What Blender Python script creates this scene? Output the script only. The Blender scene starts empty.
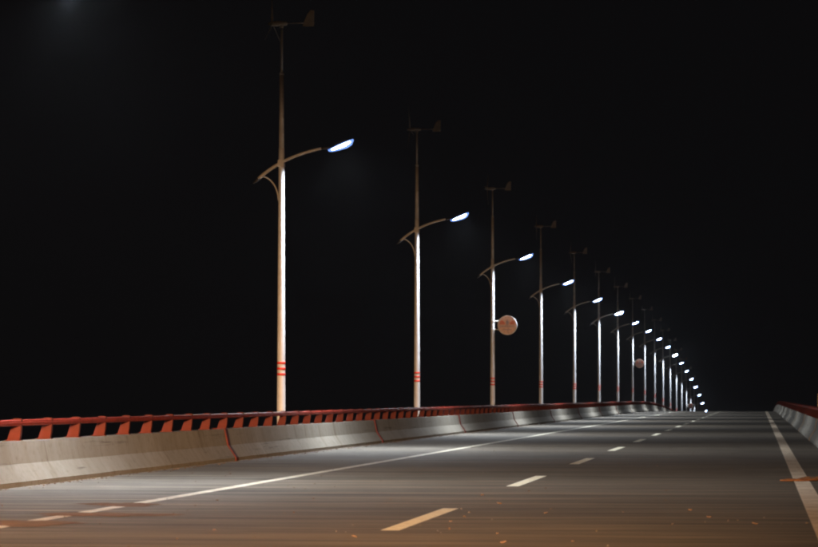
import bpy, bmesh, math, random
from mathutils import Vector, Matrix
random.seed(7)
R = math.radians
scene = bpy.context.scene

# ------------------------------------------------------------------ camera
CAM_H = 1.18
cam_data = bpy.data.cameras.new('camera')
cam = bpy.data.objects.new('camera', cam_data)
scene.collection.objects.link(cam)
cam_data.sensor_fit = 'HORIZONTAL'
cam_data.sensor_width = 36.0
cam_data.lens = 3390.0 / 818.0 * 36.0
cam_data.clip_start = 0.2
cam_data.clip_end = 6000
cam.location = (0, 0, CAM_H)
cam.rotation_euler = (R(90 + 2.095), 0, R(5.896))
scene.camera = cam
cam_data.dof.use_dof = True
cam_data.dof.focus_distance = 62.0
cam_data.dof.aperture_fstop = 6.3

# ------------------------------------------------------------------ night sky, moon, exposure
world = bpy.data.worlds.new('World')
scene.world = world
world.use_nodes = True
bgn = world.node_tree.nodes['Background']
bgn.inputs['Color'].default_value = (0.0032, 0.0030, 0.0033, 1)
bgn.inputs['Strength'].default_value = 1.0

# warm beam of the vehicle standing behind the photographer
def headlamp(name, loc, target, power, half, blend, size, col):
    ld = bpy.data.lights.new(name, 'SPOT')
    ld.energy = power
    ld.spot_size = R(2 * half)
    ld.spot_blend = blend
    ld.shadow_soft_size = size
    ld.color = col
    o = bpy.data.objects.new(name, ld)
    scene.collection.objects.link(o)
    o.location = loc
    o.rotation_euler = (Vector(target) - Vector(loc)).to_track_quat('-Z', 'Y').to_euler()
    return o
WARM = (1.0, 0.55, 0.25)
headlamp('headlamp', (-2.2, -12, 4.2), (-6.6, 36, -2.9), 620000, 11.4, 1.0, 0.12, WARM)

vs = scene.view_settings
scene.display_settings.display_device = 'sRGB'
vs.view_transform = 'Standard'
vs.look = 'None'
vs.exposure = 0.0
vs.gamma = 1.0
vs.use_curve_mapping = False
scene.cycles.use_denoising = True
scene.cycles.filter_width = 2.2
scene.cycles.max_bounces = 6
scene.cycles.volume_bounces = 0

C = scene.collection

# ------------------------------------------------------------------ road profile: straight grade, then a crest curve
D0, RC = 275.0, 6600.0
def zp(d):
    return -((d - D0) ** 2) / (2 * RC) if d > D0 else 0.0
def stations(a, b, step=3.0):
    n = max(1, int(math.ceil((b - a) / step)))
    return [a + (b - a) * i / n for i in range(n + 1)]
FAR = 760.0

# ------------------------------------------------------------------ materials
def nt(name):
    m = bpy.data.materials.new(name); m.use_nodes = True
    t = m.node_tree
    return m, t, t.nodes, t.links, t.nodes['Principled BSDF']
def noise(t, scale, detail=4, rough=0.55, stretch=None, coords='Object'):
    tc = t.nodes.new('ShaderNodeTexCoord')
    n = t.nodes.new('ShaderNodeTexNoise')
    n.inputs['Scale'].default_value = scale
    n.inputs['Detail'].default_value = detail
    n.inputs['Roughness'].default_value = rough
    if stretch:
        mp = t.nodes.new('ShaderNodeMapping'); mp.inputs['Scale'].default_value = stretch
        t.links.new(tc.outputs[coords], mp.inputs['Vector']); t.links.new(mp.outputs['Vector'], n.inputs['Vector'])
    else:
        t.links.new(tc.outputs[coords], n.inputs['Vector'])
    return n.outputs['Fac']
def ramp(t, fac, stops):
    r = t.nodes.new('ShaderNodeValToRGB')
    els = r.color_ramp.elements
    while len(els) < len(stops): els.new(0.5)
    for e, (p, c) in zip(els, stops):
        e.position = p; e.color = c if len(c) == 4 else (*c, 1)
    t.links.new(fac, r.inputs['Fac'])
    return r.outputs['Color']
def mixc(t, fac, a, b, mode='MIX'):
    m = t.nodes.new('ShaderNodeMix'); m.data_type = 'RGBA'; m.blend_type = mode
    def put(sock, v):
        if hasattr(v, 'is_output') or hasattr(v, 'links'): t.links.new(v, sock)
        elif isinstance(v, (int, float)): sock.default_value = v
        else: sock.default_value = (*v, 1) if len(v) == 3 else v
    put(m.inputs['Factor'], fac); put(m.inputs['A'], a); put(m.inputs['B'], b)
    return m.outputs['Result']
def bump(t, p, height, strength, dist):
    b = t.nodes.new('ShaderNodeBump')
    b.inputs['Strength'].default_value = strength; b.inputs['Distance'].default_value = dist
    t.links.new(height, b.inputs['Height']); t.links.new(b.outputs['Normal'], p.inputs['Normal'])

def mat_asphalt():
    m, t, N, L, p = nt('asphalt')
    big = noise(t, 0.22, 4, 0.6)
    streak = noise(t, 1.0, 5, 0.68, (0.11, 1.9, 1.0))
    fine = noise(t, 1.0, 4, 0.7, (0.5, 6.0, 1.0))
    grain = noise(t, 60, 3, 0.6)
    c = ramp(t, big, [(0.3, (0.078, 0.067, 0.055)), (0.7, (0.122, 0.104, 0.083))])
    # pale dust lies on the shoulder outside the traffic lanes
    tc = N.new('ShaderNodeTexCoord'); sx = N.new('ShaderNodeSeparateXYZ'); L.new(tc.outputs['Object'], sx.inputs[0])
    wob = N.new('ShaderNodeMath'); wob.operation = 'MULTIPLY_ADD'; wob.inputs[1].default_value = 1.6
    L.new(big, wob.inputs[0]); L.new(sx.outputs['X'], wob.inputs[2])
    mr = N.new('ShaderNodeMapRange'); mr.inputs['From Min'].default_value = -4.6; mr.inputs['From Max'].default_value = -6.6
    L.new(wob.outputs[0], mr.inputs['Value'])
    c = mixc(t, mr.outputs['Result'], c, ramp(t, big, [(0.3, (0.125, 0.118, 0.108)), (0.7, (0.175, 0.165, 0.15))]))
    c2 = ramp(t, streak, [(0.38, (0.46, 0.45, 0.44)), (0.52, (1.0, 0.98, 0.95)), (0.66, (1.65, 1.5, 1.3))])
    c = mixc(t, 1.0, c, c2, 'MULTIPLY')
    c3 = ramp(t, fine, [(0.36, (0.5, 0.5, 0.5)), (0.62, (1.45, 1.4, 1.32))])
    c = mixc(t, 1.0, c, c3, 'MULTIPLY')
    c4 = ramp(t, grain, [(0.3, (0.8, 0.8, 0.8)), (0.7, (1.2, 1.2, 1.2))])
    c = mixc(t, 1.0, c, c4, 'MULTIPLY')
    L.new(c, p.inputs['Base Color'])
    p.inputs['Roughness'].default_value = 0.82
    p.inputs['Specular IOR Level'].default_value = 0.35
    bump(t, p, streak, 0.35, 0.02)
    return m
def mat_paint(name, base, dirt, lo=0.42, hi=0.66, rough=0.7, sc=1.3, worn=False):
    m, t, N, L, p = nt(name)
    wear = noise(t, sc, 6, 0.7)
    chips = noise(t, 18, 4, 0.7)
    c = ramp(t, wear, [(lo, base), (hi, dirt)])
    c2 = ramp(t, chips, [(0.36, (0.55, 0.53, 0.5)), (0.44, (1, 1, 1))])
    c = mixc(t, 1.0, c, c2, 'MULTIPLY')
    if worn:
        w = noise(t, 5.0, 6, 0.75)
        c3 = ramp(t, w, [(0.34, (0.22, 0.2, 0.18)), (0.43, (1, 1, 1))])
        c = mixc(t, 1.0, c, c3, 'MULTIPLY')
    L.new(c, p.inputs['Base Color']); p.inputs['Roughness'].default_value = rough
    return m
def mat_concrete():
    m, t, N, L, p = nt('concrete')
    big = noise(t, 0.45, 5, 0.6)
    vert = noise(t, 1.0, 5, 0.65, (1.5, 2.6, 0.35))
    spots = noise(t, 9, 5, 0.7)
    c = ramp(t, big, [(0.3, (0.245, 0.224, 0.188)), (0.7, (0.31, 0.287, 0.248))])
    c2 = ramp(t, vert, [(0.34, (0.88, 0.85, 0.81)), (0.52, (0.98, 0.975, 0.97)), (0.7, (1.04, 1.04, 1.04))])
    c = mixc(t, 1.0, c, c2, 'MULTIPLY')
    c3 = ramp(t, spots, [(0.28, (0.7, 0.67, 0.62)), (0.48, (1, 1, 1))])
    c = mixc(t, 1.0, c, c3, 'MULTIPLY')
    scuff = noise(t, 1.0, 5, 0.7, (3.0, 0.22, 9.0))
    c = mixc(t, 1.0, c, ramp(t, scuff, [(0.30, (0.45, 0.43, 0.41)), (0.40, (1, 1, 1))]), 'MULTIPLY')
    drip = noise(t, 1.0, 4, 0.7, (0.6, 1.3, 0.25))
    c = mixc(t, 1.0, c, ramp(t, drip, [(0.30, (0.62, 0.56, 0.48)), (0.39, (1, 1, 1))]), 'MULTIPLY')
    L.new(c, p.inputs['Base Color']); p.inputs['Roughness'].default_value = 0.85
    p.inputs['Specular IOR Level'].default_value = 0.25
    bump(t, p, spots, 0.25, 0.01)
    return m
def mat_metal_paint(name, col, rough=0.45, dirt=0.75):
    m, t, N, L, p = nt(name)
    n = noise(t, 3.5, 5, 0.65)
    c = ramp(t, n, [(0.35, tuple(x * dirt for x in col)), (0.6, col)])
    L.new(c, p.inputs['Base Color']); p.inputs['Roughness'].default_value = rough
    p.inputs['Specular IOR Level'].default_value = 0.3
    n2 = noise(t, 40, 3, 0.6)
    bump(t, p, n2, 0.08, 0.004)
    return m
def mat_emit(name, col, strength):
    m, t, N, L, p = nt(name)
    p.inputs['Base Color'].default_value = (0.8, 0.8, 0.8, 1)
    p.inputs['Emission Color'].default_value = (*col, 1)
    p.inputs['Emission Strength'].default_value = strength
    return m
def mat_glow_shell():
    # added see-through shell round the LED core, glowing blue to imitate lens fringe
    m, t, N, L, p = nt('blue_glow_shell')
    N.remove(p)
    e = N.new('ShaderNodeEmission'); e.inputs['Color'].default_value = (0.22, 0.40, 1.0, 1); e.inputs['Strength'].default_value = 1.7
    tr = N.new('ShaderNodeBsdfTransparent'); mx = N.new('ShaderNodeMixShader'); mx.inputs[0].default_value = 0.55
    L.new(tr.outputs[0], mx.inputs[1]); L.new(e.outputs[0], mx.inputs[2])
    L.new(mx.outputs[0], N['Material Output'].inputs['Surface'])
    return m
def mat_water():
    m, t, N, L, p = nt('river_water')
    p.inputs['Base Color'].default_value = (0.006, 0.008, 0.009, 1)
    p.inputs['Roughness'].default_value = 0.12
    n = noise(t, 0.5, 4, 0.6); bump(t, p, n, 0.5, 0.3)
    return m
M = {
    'asphalt': mat_asphalt(),
    'white_line': mat_paint('white_line_paint', (0.72, 0.69, 0.58), (0.48, 0.38, 0.24), 0.44, 0.68, worn=True),
    'dash_line': mat_paint('dash_line_paint', (0.90, 0.85, 0.66), (0.80, 0.70, 0.50), 0.5, 0.8, worn=True),
    'dirty_line': mat_paint('dirty_line_paint', (0.80, 0.67, 0.52), (0.55, 0.40, 0.26), 0.40, 0.66, worn=True),
    'concrete': mat_concrete(),
    'red': mat_metal_paint('red_paint_beam_dimmed', (0.085, 0.0068, 0.003), 0.7, 0.6),  # same red as the rail, darkened to offset the beam on post fronts
    'rail_red': mat_metal_paint('red_paint_lightened', (0.26, 0.024, 0.011), 0.6, 0.65),  # same paint as the posts, left lighter as it does not face the beam
    'joint': mat_metal_paint('red_joint_paint', (0.10, 0.012, 0.008), 0.75, 0.6),
    'pole': mat_metal_paint('white_pole_paint', (0.51, 0.525, 0.56), 0.45, 0.82),
    'arm': mat_metal_paint('grey_arm_paint', (0.44, 0.42, 0.39), 0.5, 0.8),
    'dark': mat_metal_paint('dark_housing', (0.045, 0.047, 0.055), 0.5, 0.7),
    'turbine': mat_metal_paint('turbine_paint', (0.34, 0.30, 0.265), 0.6, 0.8),
    'stripe': mat_metal_paint('red_stripe', (0.50, 0.028, 0.012), 0.6, 0.85),
    'mud': mat_paint('dried_mud', (0.15, 0.065, 0.028), (0.09, 0.042, 0.022), 0.4, 0.6, 0.95, 3),
    'leaf': mat_paint('dry_leaf', (0.13, 0.075, 0.04), (0.08, 0.045, 0.025), 0.4, 0.6, 0.9, 9),
    'grit': mat_paint('grit', (0.17, 0.13, 0.09), (0.09, 0.07, 0.055), 0.4, 0.6, 0.95, 9),
    'rag': mat_paint('orange_cloth', (0.26, 0.10, 0.025), (0.15, 0.055, 0.015), 0.45, 0.65, 0.9, 6),
    'rubber': mat_paint('black_rubber', (0.03, 0.03, 0.03), (0.05, 0.045, 0.04), 0.4, 0.6, 0.9, 6),
    'orange': mat_metal_paint('warm_lit_post', (0.62, 0.28, 0.06), 0.5, 0.8),  # warm light falling on the post is put into its base colour
    'lens': mat_emit('led_lens', (0.45, 0.62, 1.0), 160.0),
    'lens_bright': mat_emit('led_lens_bright', (0.75, 0.90, 1.0), 1500.0),
    'glow_shell': mat_glow_shell(),
    'sign_face': mat_paint('sign_face', (0.62, 0.40, 0.33), (0.50, 0.29, 0.23), 0.4, 0.7, 0.5, 2.5),
    'sign_red': mat_paint('sign_red', (0.58, 0.13, 0.08), (0.46, 0.11, 0.07), 0.4, 0.7, 0.5, 4),
    'sign_blue': mat_paint('sign_blue_grey', (0.22, 0.19, 0.27), (0.28, 0.22, 0.28), 0.4, 0.7, 0.5, 4),
    'water': mat_water(),
}

# ------------------------------------------------------------------ object helpers
def link(name, me, mat, parent=None):
    o = bpy.data.objects.new(name, me)
    C.objects.link(o)
    if mat is not None and not me.materials: me.materials.append(M[mat] if isinstance(mat, str) else mat)
    if parent is not None: o.parent = parent
    return o
def pyd(name, v, f, smooth=False):
    me = bpy.data.meshes.new(name); me.from_pydata(v, [], f); me.update()
    if smooth:
        for p in me.polygons: p.use_smooth = True
    return me
def tag(o, label=None, cat=None, group=None, kind=None):
    if label: o['label'] = label
    if cat: o['category'] = cat
    if group: o['group'] = group
    if kind: o['kind'] = kind
    return o
def empty(name, loc=(0, 0, 0)):
    o = bpy.data.objects.new(name, None); C.objects.link(o); o.location = loc; o.empty_display_size = 0.2
    return o
def bm_mesh(name, bm, smooth=False):
    bmesh.ops.recalc_face_normals(bm, faces=bm.faces)
    me = bpy.data.meshes.new(name); bm.to_mesh(me); bm.free()
    if smooth:
        for p in me.polygons: p.use_smooth = True
    return me
def sweep_profile(name, prof, a, b, step=3.0, closed=True, smooth=False):
    """prof: list of (x, z) extruded along the road from a to b, following the crest."""
    st = stations(a, b, step); n = len(prof); v = []; f = []
    for d in st:
        z = zp(d)
        v += [(x, d, h + z) for x, h in prof]
    for i in range(len(st) - 1):
        for j in range(n if closed else n - 1):
            k = (j + 1) % n
            f.append((i*n + j, i*n + k, (i+1)*n + k, (i+1)*n + j))
    if closed:
        f.append(tuple(range(n))[::-1]); f.append(tuple((len(st)-1)*n + j for j in range(n)))
    me = pyd(name, v, f, smooth)
    bm = bmesh.new(); bm.from_mesh(me)
    if closed: bmesh.ops.recalc_face_normals(bm, faces=bm.faces)
    bm.to_mesh(me); bm.free()
    return me
def sheet(name, x0, x1, a, b, lift, step=3.0):
    st = stations(a, b, step); v = []; f = []
    for d in st: v += [(x0, d, zp(d) + lift), (x1, d, zp(d) + lift)]
    for i in range(len(st) - 1): f.append((2*i, 2*i+1, 2*i+3, 2*i+2))
    return pyd(name, v, f)
def tube(bm, pts, radii, seg=12, caps=True):
    rings = []
    pts = [Vector(p) for p in pts]
    for i, p in enumerate(pts):
        a = pts[max(0, i-1)]; b = pts[min(len(pts)-1, i+1)]
        t = (b - a).normalized()
        u = t.cross(Vector((0, 1, 0)))
        if u.length < 1e-3: u = t.cross(Vector((1, 0, 0)))
        u.normalize(); w = t.cross(u)
        r = radii[i] if isinstance(radii, (list, tuple)) else radii
        rings.append([bm.verts.new(p + (u*math.cos(2*math.pi*k/seg) + w*math.sin(2*math.pi*k/seg))*r) for k in range(seg)])
    for i in range(len(rings)-1):
        for k in range(seg):
            bm.faces.new((rings[i][k], rings[i][(k+1) % seg], rings[i+1][(k+1) % seg], rings[i+1][k]))
    if caps:
        bm.faces.new(rings[0][::-1]); bm.faces.new(rings[-1])
def box(bm, x0, x1, y0, y1, z0, z1):
    vs_ = [bm.verts.new((x, y, z)) for x in (x0, x1) for y in (y0, y1) for z in (z0, z1)]
    for q in ((0,1,3,2), (4,6,7,5), (0,4,5,1), (2,3,7,6), (0,2,6,4), (1,5,7,3)):
        bm.faces.new([vs_[i] for i in q])
def prism(bm, poly, y0, y1):
    a = [bm.verts.new((x, y0, z)) for x, z in poly]; b = [bm.verts.new((x, y1, z)) for x, z in poly]
    n = len(poly)
    bm.faces.new(a); bm.faces.new(b[::-1])
    for i in range(n): bm.faces.new((a[i], b[i], b[(i+1) % n], a[(i+1) % n]))

# ------------------------------------------------------------------ the setting
XL, XR = -9.70, 1.36            # feet of the two concrete barriers
XE, XD, XS = -6.88, -3.26, 0.59  # left edge line, lane dashes, right edge line
BACK = -30.0
river = link('river', pyd('river', [(-900, -300, -22), (900, -300, -22), (900, 1500, -22), (-900, 1500, -22)], [(0, 1, 2, 3)]), 'water')
tag(river, kind='structure')
deck = link('bridge_deck', sweep_profile('bridge_deck', [(-11.6, -0.30), (-11.6, -0.012), (3.2, -0.012), (3.2, -0.30), (1.5, -1.6), (-9.9, -1.6)], BACK, FAR, 5), 'concrete')
tag(deck, kind='structure')
road = link('road', sheet('road', XL - 0.04, XR + 0.04, BACK, FAR, 0.0, 3.0), 'asphalt')
tag(road, kind='structure')
LIFT = 0.004
link('edge_line', sheet('edge_line', XE - 0.085, XE + 0.085, BACK, 620, LIFT), 'white_line', road)
link('edge_line', sheet('edge_line', XS - 0.11, XS + 0.11, BACK, 620, LIFT), 'dirty_line', road)
for k in range(-1, 26):
    a = 29.9 + 15.0 * k
    link('lane_dash', sheet('lane_dash', XD - 0.085, XD + 0.085, a, a + 6.0, LIFT), 'dash_line', road)

# ------------------------------------------------------------------ concrete barriers with red joint covers
BAR = [(0, -0.005), (0, 0.065), (0.15, 0.29), (0.215, 0.59), (0.52, 0.59), (0.52, -0.005)]
def barrier(label, x, sgn, first, period, jmat='joint'):
    t = tag(empty('concrete_barrier', (x, 0, 0)), label, 'barrier')
    prof = [(sgn * u, z) for u, z in BAR]
    jw = 0.13
    jprof = [(sgn * (u - (0.022 if i < 4 else -0.022)), z + (0.018 if i in (3, 4) else 0)) for i, (u, z) in enumerate(BAR)]
    d = first
    while d < 640:
        link('barrier_segment', sweep_profile('barrier_segment', prof, d + 0.012, d + period - 0.012), 'concrete', t)
        link('joint_cover', sweep_profile('joint_cover', jprof, d - jw, d + jw), jmat, t)
        d += period
    return t
barrier('pale concrete barrier with red joints along the left, below the lamp posts', XL, -1, 62.6 - 24.7*3, 24.7)
barrier('dim concrete barrier along the right edge of the road', XR, 1, 62.6 - 24.7*3 + 6, 24.7, 'concrete')

# ------------------------------------------------------------------ red railings
def post_mesh(sgn):
    bm = bmesh.new()
    poly = [(-0.135, 0.588), (-0.115, 0.655), (-0.09, 0.725), (-0.07, 0.80), (-0.06, 0.885), (0.065, 0.885), (0.062, 0.80), (0.055, 0.70), (0.035, 0.588)]
    prism(bm, [(-sgn * a * -1, b) for a, b in poly], -0.045, 0.045)
    box(bm, -0.04, 0.05, -0.06, 0.06, 0.875, 0.893)   # small cap that stands proud of the rail
    box(bm, -0.15, 0.06, -0.075, 0.075, 0.586, 0.604)   # foot plate
    return bm_mesh('post', bm)
def railing(label, x, sgn, d_first, d_split, d_end):
    t = tag(empty('railing', (x, 0, 0)), label, 'railing')
    rp = [(-0.05, 0.80), (-0.055, 0.83), (-0.05, 0.865), (-0.03, 0.877), (0.035, 0.877), (0.06, 0.865), (0.066, 0.83), (0.06, 0.80), (0.03, 0.79), (-0.02, 0.79)]
    link('top_rail', sweep_profile('top_rail', rp, BACK, d_end, 4, True), 'rail_red', t)
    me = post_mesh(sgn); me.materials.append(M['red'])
    d = d_first
    while d < d_split:
        o = link('post', me, None, t); o.location = (0, d, zp(d)); d += 2.0
    v = []; f = []
    while d < d_end:
        b = len(v)
        for vv in me.vertices: v.append((vv.co.x, vv.co.y + d, vv.co.z + zp(d)))
        for p in me.polygons: f.append([b + i for i in p.vertices])
        d += 2.0
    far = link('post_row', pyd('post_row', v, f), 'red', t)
    tag(far, kind='stuff')
    return t
railing('red metal railing on top of the left concrete barrier', XL - 0.37, 1, 45.5 - 2*9, 45.5 + 2*150, 640)
railing('dark red metal railing on top of the right concrete barrier', XR + 0.37, 1, 61.0, 61.0 + 2*140, 640)

# ------------------------------------------------------------------ street lamps with small wind turbines
LX = -10.90
SP = 31.0
def pole_r(z):
    return 0.102 + (0.066 - 0.102) * min(max(z, 0) / 6.6, 1)
PH = 8.62
def build_lamp_meshes():
    me = {}
    bm = bmesh.new()
    zs = [-0.02, 0.02, 0.025, 1.0, 2.5, 4.0, 5.3, 6.5, 6.9]
    tube(bm, [(0, 0, z) for z in zs], [pole_r(z) for z in zs], 20)
    me['pole'] = bm_mesh('pole', bm, True)
    bm = bmesh.new()
    tube(bm, [(0, 0, 6.9), (0, 0, 7.7), (0, 0, PH)], [0.060, 0.054, 0.048], 16)
    me['upper_pole'] = bm_mesh('upper_pole', bm, True)
    bm = bmesh.new()
    tube(bm, [(0, 0, PH - 0.02), (0, 0, 9.72)], [0.030, 0.028], 12)
    tube(bm, [(0, 0, PH - 0.03), (0, 0, PH + 0.03)], [0.052, 0.052], 16)
    me['mast'] = bm_mesh('mast', bm, True)
    bm = bmesh.new()
    tube(bm, [(0, 0, -0.01), (0, 0, 0.03)], [0.22, 0.22], 16)
    for k in range(6):
        a = k * math.pi / 3
        tube(bm, [(0.17*math.cos(a), 0.17*math.sin(a), 0.03), (0.17*math.cos(a), 0.17*math.sin(a), 0.07)], 0.018, 6)
    me['base_plate'] = bm_mesh('base_plate', bm)
    bm = bmesh.new()
    tube(bm, [(0, 0, -0.03), (0, 0, 0.03)], 0.104, 20)
    me['stripe_band'] = bm_mesh('stripe_band', bm, True)
    # arm: an arc over the pole, steep on the left and flattening towards the lamp
    pts = []
    A, B, Cc = (-0.52, 6.20), (0.02, 6.70), (0.93, 6.885)
    for i in range(19):
        s = i / 18
        x = (1-s)**2*A[0] + 2*(1-s)*s*B[0] + s*s*Cc[0]; z = (1-s)**2*A[1] + 2*(1-s)*s*B[1] + s*s*Cc[1]
        pts.append((x, -0.085, z))
    bm = bmesh.new(); tube(bm, pts, [0.040 - 0.010*i/18 for i in range(19)], 12)
    me['arm'] = bm_mesh('arm', bm, True)
    bm = bmesh.new(); box(bm, -0.07, 0.07, -0.13, 0.10, 6.47, 6.63); bmesh.ops.bevel(bm, geom=bm.edges[:], offset=0.012, segments=1)
    me['clamp'] = bm_mesh('clamp', bm)
    bm = bmesh.new()
    tube(bm, [(-0.50, -0.085, 6.215), (-0.56, -0.085, 6.155), (-0.65, -0.085, 6.09)], [0.040, 0.034, 0.018], 12)
    me['arm_cap'] = bm_mesh('arm_cap', bm, True)
    # strut: quarter arc from the arm's tail down to the pole
    pts = []
    for i in range(15):
        a = math.pi/2 * i/14
        pts.append((-0.48 + 0.41*math.sin(a), -0.06 + 0.06*i/14, 5.70 + 0.56*math.cos(a)))
    bm = bmesh.new(); tube(bm, pts, 0.017, 10)
    me['strut'] = bm_mesh('strut', bm, True)
    # neck between arm and head
    bm = bmesh.new(); tube(bm, [(0.90, -0.085, 6.88), (1.02, -0.085, 6.89), (1.16, -0.085, 6.90)], [0.027, 0.026, 0.03], 10)
    me['neck'] = bm_mesh('neck', bm, True)
    # luminaire, built level at the origin, later tilted: flat tapered housing with cooling ribs, LED lens and added glow shell beneath
    bm = bmesh.new()
    secs = [(-0.29, 0.045, 0.035), (-0.22, 0.085, 0.05), (-0.05, 0.125, 0.062), (0.12, 0.125, 0.058), (0.24, 0.10, 0.045), (0.30, 0.05, 0.028)]
    rings = []
    for x, hw, h in secs:
        ring = []
        for k in range(9):
            a = math.pi * k / 8
            ring.append(bm.verts.new((x, -hw*math.cos(a), h*math.sin(a)**0.7 if 0 < k < 8 else 0)))
        rings.append(ring)
    for i in range(len(rings)-1):
        for k in range(8): bm.faces.new((rings[i][k], rings[i][k+1], rings[i+1][k+1], rings[i+1][k]))
        bm.faces.new((rings[i][8], rings[i][0], rings[i+1][0], rings[i+1][8]))
    bm.faces.new(rings[0]); bm.faces.new(rings[-1][::-1])
    for k in range(5):
        x = -0.1 + 0.06*k; box(bm, x-0.006, x+0.006, -0.085, 0.085, 0.045, 0.082)
    me['lamp_head'] = bm_mesh('lamp_head', bm)
    bm = bmesh.new()
    rings = []
    for x, hw, h in [(-0.25, 0.035, 0.022), (-0.2, 0.065, 0.042), (-0.06, 0.10, 0.062), (0.1, 0.105, 0.075), (0.2, 0.085, 0.062), (0.265, 0.03, 0.02)]:
        rings.append([bm.verts.new((x, -hw*math.cos(math.pi*k/8), -0.003 - h*math.sin(math.pi*k/8))) for k in range(9)])
    for i in range(len(rings)-1):
        for k in range(8): bm.faces.new((rings[i][k], rings[i+1][k], rings[i+1][k+1], rings[i][k+1]))
        bm.faces.new((rings[i][0], rings[i][8], rings[i+1][8], rings[i+1][0]))
    bm.faces.new(rings[0]); bm.faces.new(rings[-1])
    me['lens'] = bm_mesh('lens', bm, True)
    for q in me['lens'].vertices: q.co.x *= 0.90; q.co.y *= 0.72; q.co.z *= 0.72
    me['glow_shell'] = me['lens'].copy(); me['glow_shell'].name = 'glow_shell'
    for q in me['glow_shell'].vertices:
        c = q.co; q.co = (c.x*1.34, c.y*2.4, min(0.016, (c.z + 0.003)*2.5 + 0.016))
    # wind turbine, axis along x, rotor on the left and tail fin on the right
    bm = bmesh.new()
    tube(bm, [(-0.33, 0, 0), (-0.29, 0, 0), (-0.22, 0, 0), (-0.12, 0, 0), (0.02, 0, 0), (0.11, 0, 0), (0.14, 0, 0)],
         [0.012, 0.035, 0.055, 0.066, 0.062, 0.045, 0.02], 14)
    tube(bm, [(0, 0, -0.10), (0, 0, -0.03)], [0.045, 0.05], 12)
    me['nacelle'] = bm_mesh('nacelle', bm, True)
    bm = bmesh.new(); tube(bm, [(0.12, 0, 0.0), (0.78, 0, 0.0)], 0.013, 8)
    me['tail_boom'] = bm_mesh('tail_boom', bm, True)
    bm = bmesh.new(); prism(bm, [(0.50, -0.07), (0.53, 0.02), (0.61, 0.20), (0.69, 0.295), (0.775, 0.285), (0.765, -0.08), (0.60, -0.085)], -0.008, 0.008)
    me['tail_fin'] = bm_mesh('tail_fin', bm)
    bm = bmesh.new()
    rings = []
    for i in range(8):
        s = i / 7; r = 0.05 + 0.70*s; ch = 0.085*(1-s) + 0.028*s; tw = R(28*(1-s) + 4)
        th = 0.012*(1-s) + 0.004
        loop = [(-ch*0.5, 0), (-ch*0.2, th), (ch*0.2, th*0.8), (ch*0.5, 0), (ch*0.2, -th*0.4), (-ch*0.2, -th*0.5)]
        rings.append([bm.verts.new((p*math.sin(tw) + q*math.cos(tw), p*math.cos(tw) - q*math.sin(tw), r)) for p, q in loop])
    for i in range(7):
        for k in range(6): bm.faces.new((rings[i][k], rings[i][(k+1) % 6], rings[i+1][(k+1) % 6], rings[i+1][k]))
    bm.faces.new(rings[0]); bm.faces.new(rings[-1])
    me['blade'] = bm_mesh('blade', bm, True)
    bm = bmesh.new(); box(bm, -0.05, 0.05, -0.112, -0.09, 0.55, 0.85); bmesh.ops.bevel(bm, geom=bm.edges[:], offset=0.006, segments=1)
    me['hatch'] = bm_mesh('hatch', bm)
    mats = {'pole': 'pole', 'upper_pole': 'arm', 'mast': 'arm', 'base_plate': 'pole', 'stripe_band': 'stripe', 'arm': 'arm', 'clamp': 'arm', 'arm_cap': 'dark', 'strut': 'arm',
            'neck': 'dark', 'lamp_head': 'dark', 'lens': 'lens', 'glow_shell': 'glow_shell', 'nacelle': 'turbine', 'tail_boom': 'turbine', 'tail_fin': 'turbine', 'blade': 'turbine', 'hatch': 'pole'}
    for k, mm in mats.items(): me[k].materials.append(M[mm])
    lb = me['lens'].copy(); lb.materials.clear(); lb.materials.append(M['lens_bright']); me['lens_bright'] = lb
    return me
LM = build_lamp_meshes()
LAMP_POWER = 1800.0
ORD = ['', 'first', 'second', 'third', 'fourth', 'fifth', 'sixth', 'seventh', 'eighth', 'ninth', 'tenth', 'eleventh', 'twelfth',
       'thirteenth', 'fourteenth', 'fifteenth', 'sixteenth', 'seventeenth', 'eighteenth']
def lamp_label(k):
    if k == 0: return 'lit white street lamp with wind turbine, standing before the nearest one in view'
    if k == 1: return 'tallest and nearest lit street lamp, white pole with red bands and wind turbine on top'
    if k == 3: return 'third street lamp from the left, a round pink sign on its white pole'
    if k == 6: return 'sixth street lamp from the left, with the most glaring light'
    if k == 8: return 'eighth street lamp from the left, small round pink sign on its pole'
    if k == 11: return 'eleventh street lamp from the left, far one with a glaring light'
    if k == 15: return 'fifteenth street lamp from the left, tiny round sign low on its pole'
    if k == 18: return 'farthest lit street lamp, only its light showing at the road crest'
    return ORD[k] + ' lit street lamp from the left, white pole with wind turbine along the left barrier'
TILT = R(23)
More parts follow.
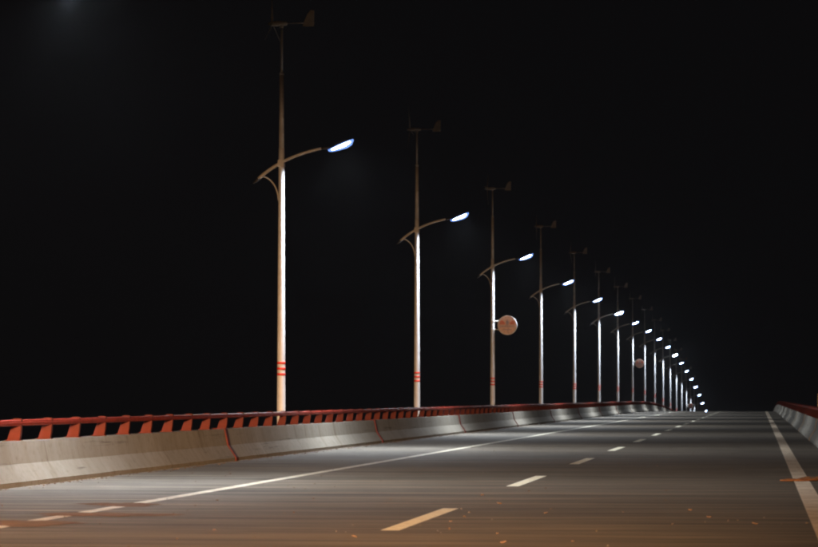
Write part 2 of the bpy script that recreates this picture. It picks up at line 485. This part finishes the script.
def street_lamp(k):
    d = (1.485 + k) * SP
    rr = random.Random(100 + k)
    t = tag(empty('street_lamp', (LX, d, zp(d))), lamp_label(k), 'street lamp', 'wind turbine street lamps along the left barrier')
    t.rotation_euler.z = R(rr.uniform(-1.2, 1.2))
    pl = link('pole', LM['pole'], None, t)
    for z in (1.71, 1.84, 1.97):
        b = link('stripe_band', LM['stripe_band'], None, pl); b.location.z = z
        sc = (pole_r(z) + 0.004) / 0.104; b.scale = (sc, sc, 0.95)
    for n in ('upper_pole', 'mast', 'base_plate', 'hatch', 'arm', 'clamp', 'arm_cap', 'strut', 'neck'):
        link(n, LM[n], None, t)
    h = link('lamp_head', LM['lamp_head'], None, t)
    h.location = (1.375, -0.085, 6.955); h.rotation_euler.y = -TILT
    bright = k in (6, 11)
    ln = link('lens', LM['lens_bright' if bright else 'lens'], None, h); bo = link('glow_shell', LM['glow_shell'], None, h)
    if bright: ln.scale = (1.1, 1.5, 1.5); bo.scale = (1.1, 1.5, 1.5)
    nac = link('nacelle', LM['nacelle'], None, t)
    nac.location.z = 9.78; nac.rotation_euler.z = R(rr.uniform(-6, 6) - 4)
    link('tail_boom', LM['tail_boom'], None, nac); link('tail_fin', LM['tail_fin'], None, nac)
    ph = rr.uniform(0, 120) if k != 1 else 4
    for q in range(3):
        bl = link('blade', LM['blade'], None, nac); bl.location.x = -0.225
        bl.rotation_euler.x = R(ph + 120*q)
    ld = bpy.data.lights.new('led_panel', 'AREA'); ld.shape = 'RECTANGLE'; ld.size = 0.42; ld.size_y = 0.16
    ld.energy = LAMP_POWER * (1.6 if bright else 0.85 if k == 0 else rr.uniform(0.92, 1.08)); ld.color = (0.84, 0.92, 1.0)
    lo = bpy.data.objects.new('led_panel', ld); C.objects.link(lo); lo.parent = t
    lo.location = (1.39, -0.085, 6.865); lo.rotation_euler.y = -R(9); ld.spread = R(160)
    return t
lamps = {k: street_lamp(k) for k in range(0, 19)}

# ------------------------------------------------------------------ round signs held off three of the poles
def disc(bm, r, y0, y1, cx=0.0, cz=0.0, seg=40):
    a = [bm.verts.new((cx + r*math.cos(2*math.pi*k/seg), y0, cz + r*math.sin(2*math.pi*k/seg))) for k in range(seg)]
    b = [bm.verts.new((cx + r*math.cos(2*math.pi*k/seg), y1, cz + r*math.sin(2*math.pi*k/seg))) for k in range(seg)]
    bm.faces.new(a); bm.faces.new(b[::-1])
    for k in range(seg): bm.faces.new((a[k], b[k], b[(k+1) % seg], a[(k+1) % seg]))
def sign(k, label):
    d = (1.485 + k) * SP
    t = tag(empty('round_sign', (LX, d, zp(d) + 4.15)), label, 'sign', 'round signs on the lamp posts')
    cx = 0.61
    bm = bmesh.new(); disc(bm, 0.400, -0.075, 0.075, cx)
    bmesh.ops.bevel(bm, geom=[e for e in bm.edges if len(e.link_faces) == 2 and e.calc_face_angle(0) > 1], offset=0.02, segments=2)
    link('casing', bm_mesh('casing', bm), 'pole', t)
    bm = bmesh.new(); disc(bm, 0.372, -0.080, -0.0755, cx); fc = link('face', bm_mesh('face', bm), 'sign_face', t)
    # flat print: red segments either side, grey-blue emblem on top, band of small unreadable strokes
    bm = bmesh.new()
    for s in (-1, 1): prism(bm, [(cx + s*0.10, 0.03), (cx + s*0.10, 0.10), (cx + s*0.20, 0.20), (cx + s*0.29, 0.16), (cx + s*0.33, 0.03)], -0.083, -0.0802)
    link('red_print', bm_mesh('red_print', bm), 'sign_red', fc)
    bm = bmesh.new()
    prism(bm, [(cx - 0.07, 0.10), (cx, 0.24), (cx + 0.07, 0.10), (cx + 0.03, 0.08), (cx - 0.03, 0.08)], -0.083, -0.0802)
    prism(bm, [(cx - 0.05, 0.02), (cx - 0.05, 0.07), (cx + 0.05, 0.07), (cx + 0.05, 0.02)], -0.083, -0.0802)
    link('emblem', bm_mesh('emblem', bm), 'sign_blue', fc)
    bm = bmesh.new()
    for j in range(7):
        x = cx - 0.30 + 0.088*j
        box(bm, x, x + 0.066, -0.083, -0.0802, -0.075, -0.055); box(bm, x, x + 0.016, -0.083, -0.0802, -0.052, -0.005)
        box(bm, x + 0.045, x + 0.066, -0.083, -0.0802, -0.052, -0.005)
    for j in range(5):
        x = cx - 0.17 + 0.07*j; box(bm, x, x + 0.05, -0.083, -0.0802, -0.20, -0.17)
    link('lettering', bm_mesh('lettering', bm), 'sign_blue', fc)
    for z in (0.17, -0.18):
        bm = bmesh.new(); tube(bm, [(0.0, -0.0, z), (0.30, 0.0, z)], 0.02, 8); tube(bm, [(0, 0, z - 0.03), (0, 0, z + 0.03)], 0.098, 16)
        link('bracket', bm_mesh('bracket', bm), 'arm', t)
    return t
sign(3, 'round pink sign with red and grey print, largest, on the third lamp post')
sign(8, 'small round pink sign on the eighth lamp post')
sign(15, 'tiny grey round sign low on a far lamp post near the crest')

# ------------------------------------------------------------------ short orange post behind the right railing
op = tag(empty('marker_post', (2.02, 116.0, -0.012)), 'short orange post behind the right railing at the picture edge', 'post')
bm = bmesh.new(); tube(bm, [(0, 0, 0), (0, 0, 1.28)], 0.05, 14); link('shaft', bm_mesh('shaft', bm, True), 'orange', op)
bm = bmesh.new(); tube(bm, [(0, 0, 1.275), (0, 0, 1.31), (0, 0, 1.335)], [0.055, 0.05, 0.02], 14); link('cap', bm_mesh('cap', bm, True), 'orange', op)

# ------------------------------------------------------------------ dirt and litter on the carriageway
def ground(px, py):
    d = CAM_H * 3390.0 / (py - 397.5)
    return (px - 759.3) * d / 3390.0, d
def blob(name, cx, cy, rx, ry, h, seed, mat, n=40):
    rr = random.Random(seed); v = []; f = []
    ph = [rr.uniform(0, 6.28) for _ in range(6)]
    def rad(a): return 1 + 0.22*math.sin(2*a+ph[0]) + 0.16*math.sin(3*a+ph[1]) + 0.12*math.sin(5*a+ph[2]) + 0.09*math.sin(9*a+ph[3]) + 0.06*math.sin(14*a+ph[4])
    for s, z in ((1.0, 0.005), (0.85, 0.5*h), (0.5, h)):
        for k in range(n):
            a = 2*math.pi*k/n
            r = rad(a)*s
            v.append((rx*r*math.cos(a), ry*r*math.sin(a), z + (rr.uniform(-0.2, 0.2)*h if s < 1 else 0)))
    v.append((0, 0, h))
    for j in range(2):
        for k in range(n): f.append((j*n+k, j*n+(k+1) % n, (j+1)*n+(k+1) % n, (j+1)*n+k))
    for k in range(n): f.append((2*n+k, 2*n+(k+1) % n, 3*n))
    o = link(name, pyd(name, v, f, True), mat); o.location = (cx, cy, zp(cy))
    return o
for i, (px, py, rx, ry, lab) in enumerate([
        (118, 506.4, 0.40, 0.55, 'brown dried mud across the left edge line, patch nearest the barrier'),
        (95, 516.5, 0.62, 0.50, 'long brown dried mud patch beside the left edge line'),
        (22, 525.5, 0.55, 0.60, 'brown dried mud patch in the lower left corner')]):
    x, y = ground(px, py)
    tag(blob('mud_patch', x, y, rx, ry, 0.018, 40 + i, 'mud'), lab, 'mud', 'mud patches on the left edge line')

# orange rag lying across the right edge line
x, y = ground(799, 480.5)
bm = bmesh.new(); rr = random.Random(5)
n = 22; rows = []
for i in range(n + 1):
    s = i / n; cx = -0.28 + 0.56*s
    hw = 0.16*math.sin(math.pi*min(1, s*0.9 + 0.06))**0.6*(0.6 + 0.7*s)
    rows.append([bm.verts.new((cx, 0.45*(s-0.5) + hw*(q/3.0 - 1)*1.6, 0.006 + 0.055*(0.25 + s)*abs(math.sin(3.1*q*0.7 + 7*s)) * (1 - abs(q/3.0 - 1)) + rr.uniform(0, 0.006))) for q in range(7)])
for i in range(n):
    for q in range(6): bm.faces.new((rows[i][q], rows[i][q+1], rows[i+1][q+1], rows[i+1][q]))
rg = link('rag', bm_mesh('rag', bm, True), 'rag'); rg.location = (x, y, 0.002)
sm = rg.modifiers.new('thickness', 'SOLIDIFY'); sm.thickness = 0.006; sm.offset = 1
tag(rg, 'crumpled orange rag lying across the right edge line', 'rag')
x, y = ground(539, 424.3)
tag(blob('rubber_scrap', x, y, 0.11, 0.45, 0.07, 77, 'rubber'), 'small dark lump on the shoulder by the left barrier', 'scrap')

def leaf_mesh(seed):
    rr = random.Random(seed); bm = bmesh.new(); rows = []
    for i in range(6):
        s = i/5; w = math.sin(math.pi*(0.06 + 0.88*s))*0.026; c = 0.022*math.sin(math.pi*s*1.2 + seed)
        rows.append([bm.verts.new((-0.05 + 0.1*s, w*q, 0.012 + c*0.5 + abs(q)*0.016)) for q in (-1, 0, 1)])
    for i in range(5):
        for q in range(2): bm.faces.new((rows[i][q], rows[i][q+1], rows[i+1][q+1], rows[i+1][q]))
    me = bm_mesh('dry_leaf', bm); me.materials.append(M['leaf']); return me
LV = [leaf_mesh(s) for s in range(4)]
spots = [(483,496),(490.5,501),(500,504),(529.6,491.3),(546.7,488.6),(450,530),(504,543),(498,534),(573.6,542),(465,517.5),(546.7,513.3),(451,522),
         (312.5,500),(293,514),(390.7,500),(214.7,502),(212,532),(354,538),(173.6,540.7),(709,516.8),(728,521),(673,524),(754.6,523.4),(690.6,510)]
for i, (px, py) in enumerate(spots):
    x, y = ground(px, py); rr = random.Random(i)
    o = link('dry_leaf', LV[i % 4], None); o.location = (x, y, 0.0); s = rr.uniform(0.28, 0.55)
    o.scale = (s, s, s); o.rotation_euler = (rr.uniform(-0.15, 0.3), 0, rr.uniform(0, 6.28))
    tag(o, 'tiny dry orange leaf lying on the asphalt of the near lanes', 'leaf', 'dry leaves scattered over the near lanes')
# grit swept against the barrier foot and strewn over the lanes: nobody could count it
v = []; f = []
def pebble(x, y, r, rr):
    b = len(v)
    for dx, dy, dz in ((1,0,0.3),(0,1,0.3),(-1,0,0.3),(0,-1,0.3),(0,0,1),(0,0,-0.2)):
        v.append((x + dx*r*rr.uniform(0.7, 1.3), y + dy*r*rr.uniform(0.7, 1.3), zp(y) + 0.002 + dz*r*0.8))
    for q in ((0,1,4),(1,2,4),(2,3,4),(3,0,4),(1,0,5),(2,1,5),(3,2,5),(0,3,5)): f.append(tuple(b + k for k in q))
rr = random.Random(3)
for _ in range(900):
    y = rr.uniform(30, 170); pebble(XL + 0.02 + abs(rr.gauss(0, 0.12)) + 0.02, y, rr.uniform(0.006, 0.022), rr)
for _ in range(260):
    pebble(rr.uniform(XL + 0.3, XR - 0.1), rr.uniform(26, 80), rr.uniform(0.004, 0.014), rr)
tag(link('grit', pyd('grit', v, f), 'grit'), 'loose grit along the barrier foot and over the asphalt', 'grit', kind='stuff')

# ------------------------------------------------------------------ night air
bm = bmesh.new(); box(bm, -920, 920, -320, 1520, -24, 40)
hz = bpy.data.objects.new('haze', bm_mesh('haze', bm)); C.objects.link(hz)
hm = bpy.data.materials.new('night_air'); hm.use_nodes = True
t = hm.node_tree; t.nodes.clear()
out = t.nodes.new('ShaderNodeOutputMaterial'); pv = t.nodes.new('ShaderNodeVolumePrincipled')
pv.inputs['Color'].default_value = (0.9, 0.92, 0.95, 1); pv.inputs['Density'].default_value = 0.00010
pv.inputs['Anisotropy'].default_value = 0.92
t.links.new(pv.outputs['Volume'], out.inputs['Volume'])
hz.data.materials.append(hm)
tag(hz, 'thin night air over the bridge', 'haze', kind='stuff')
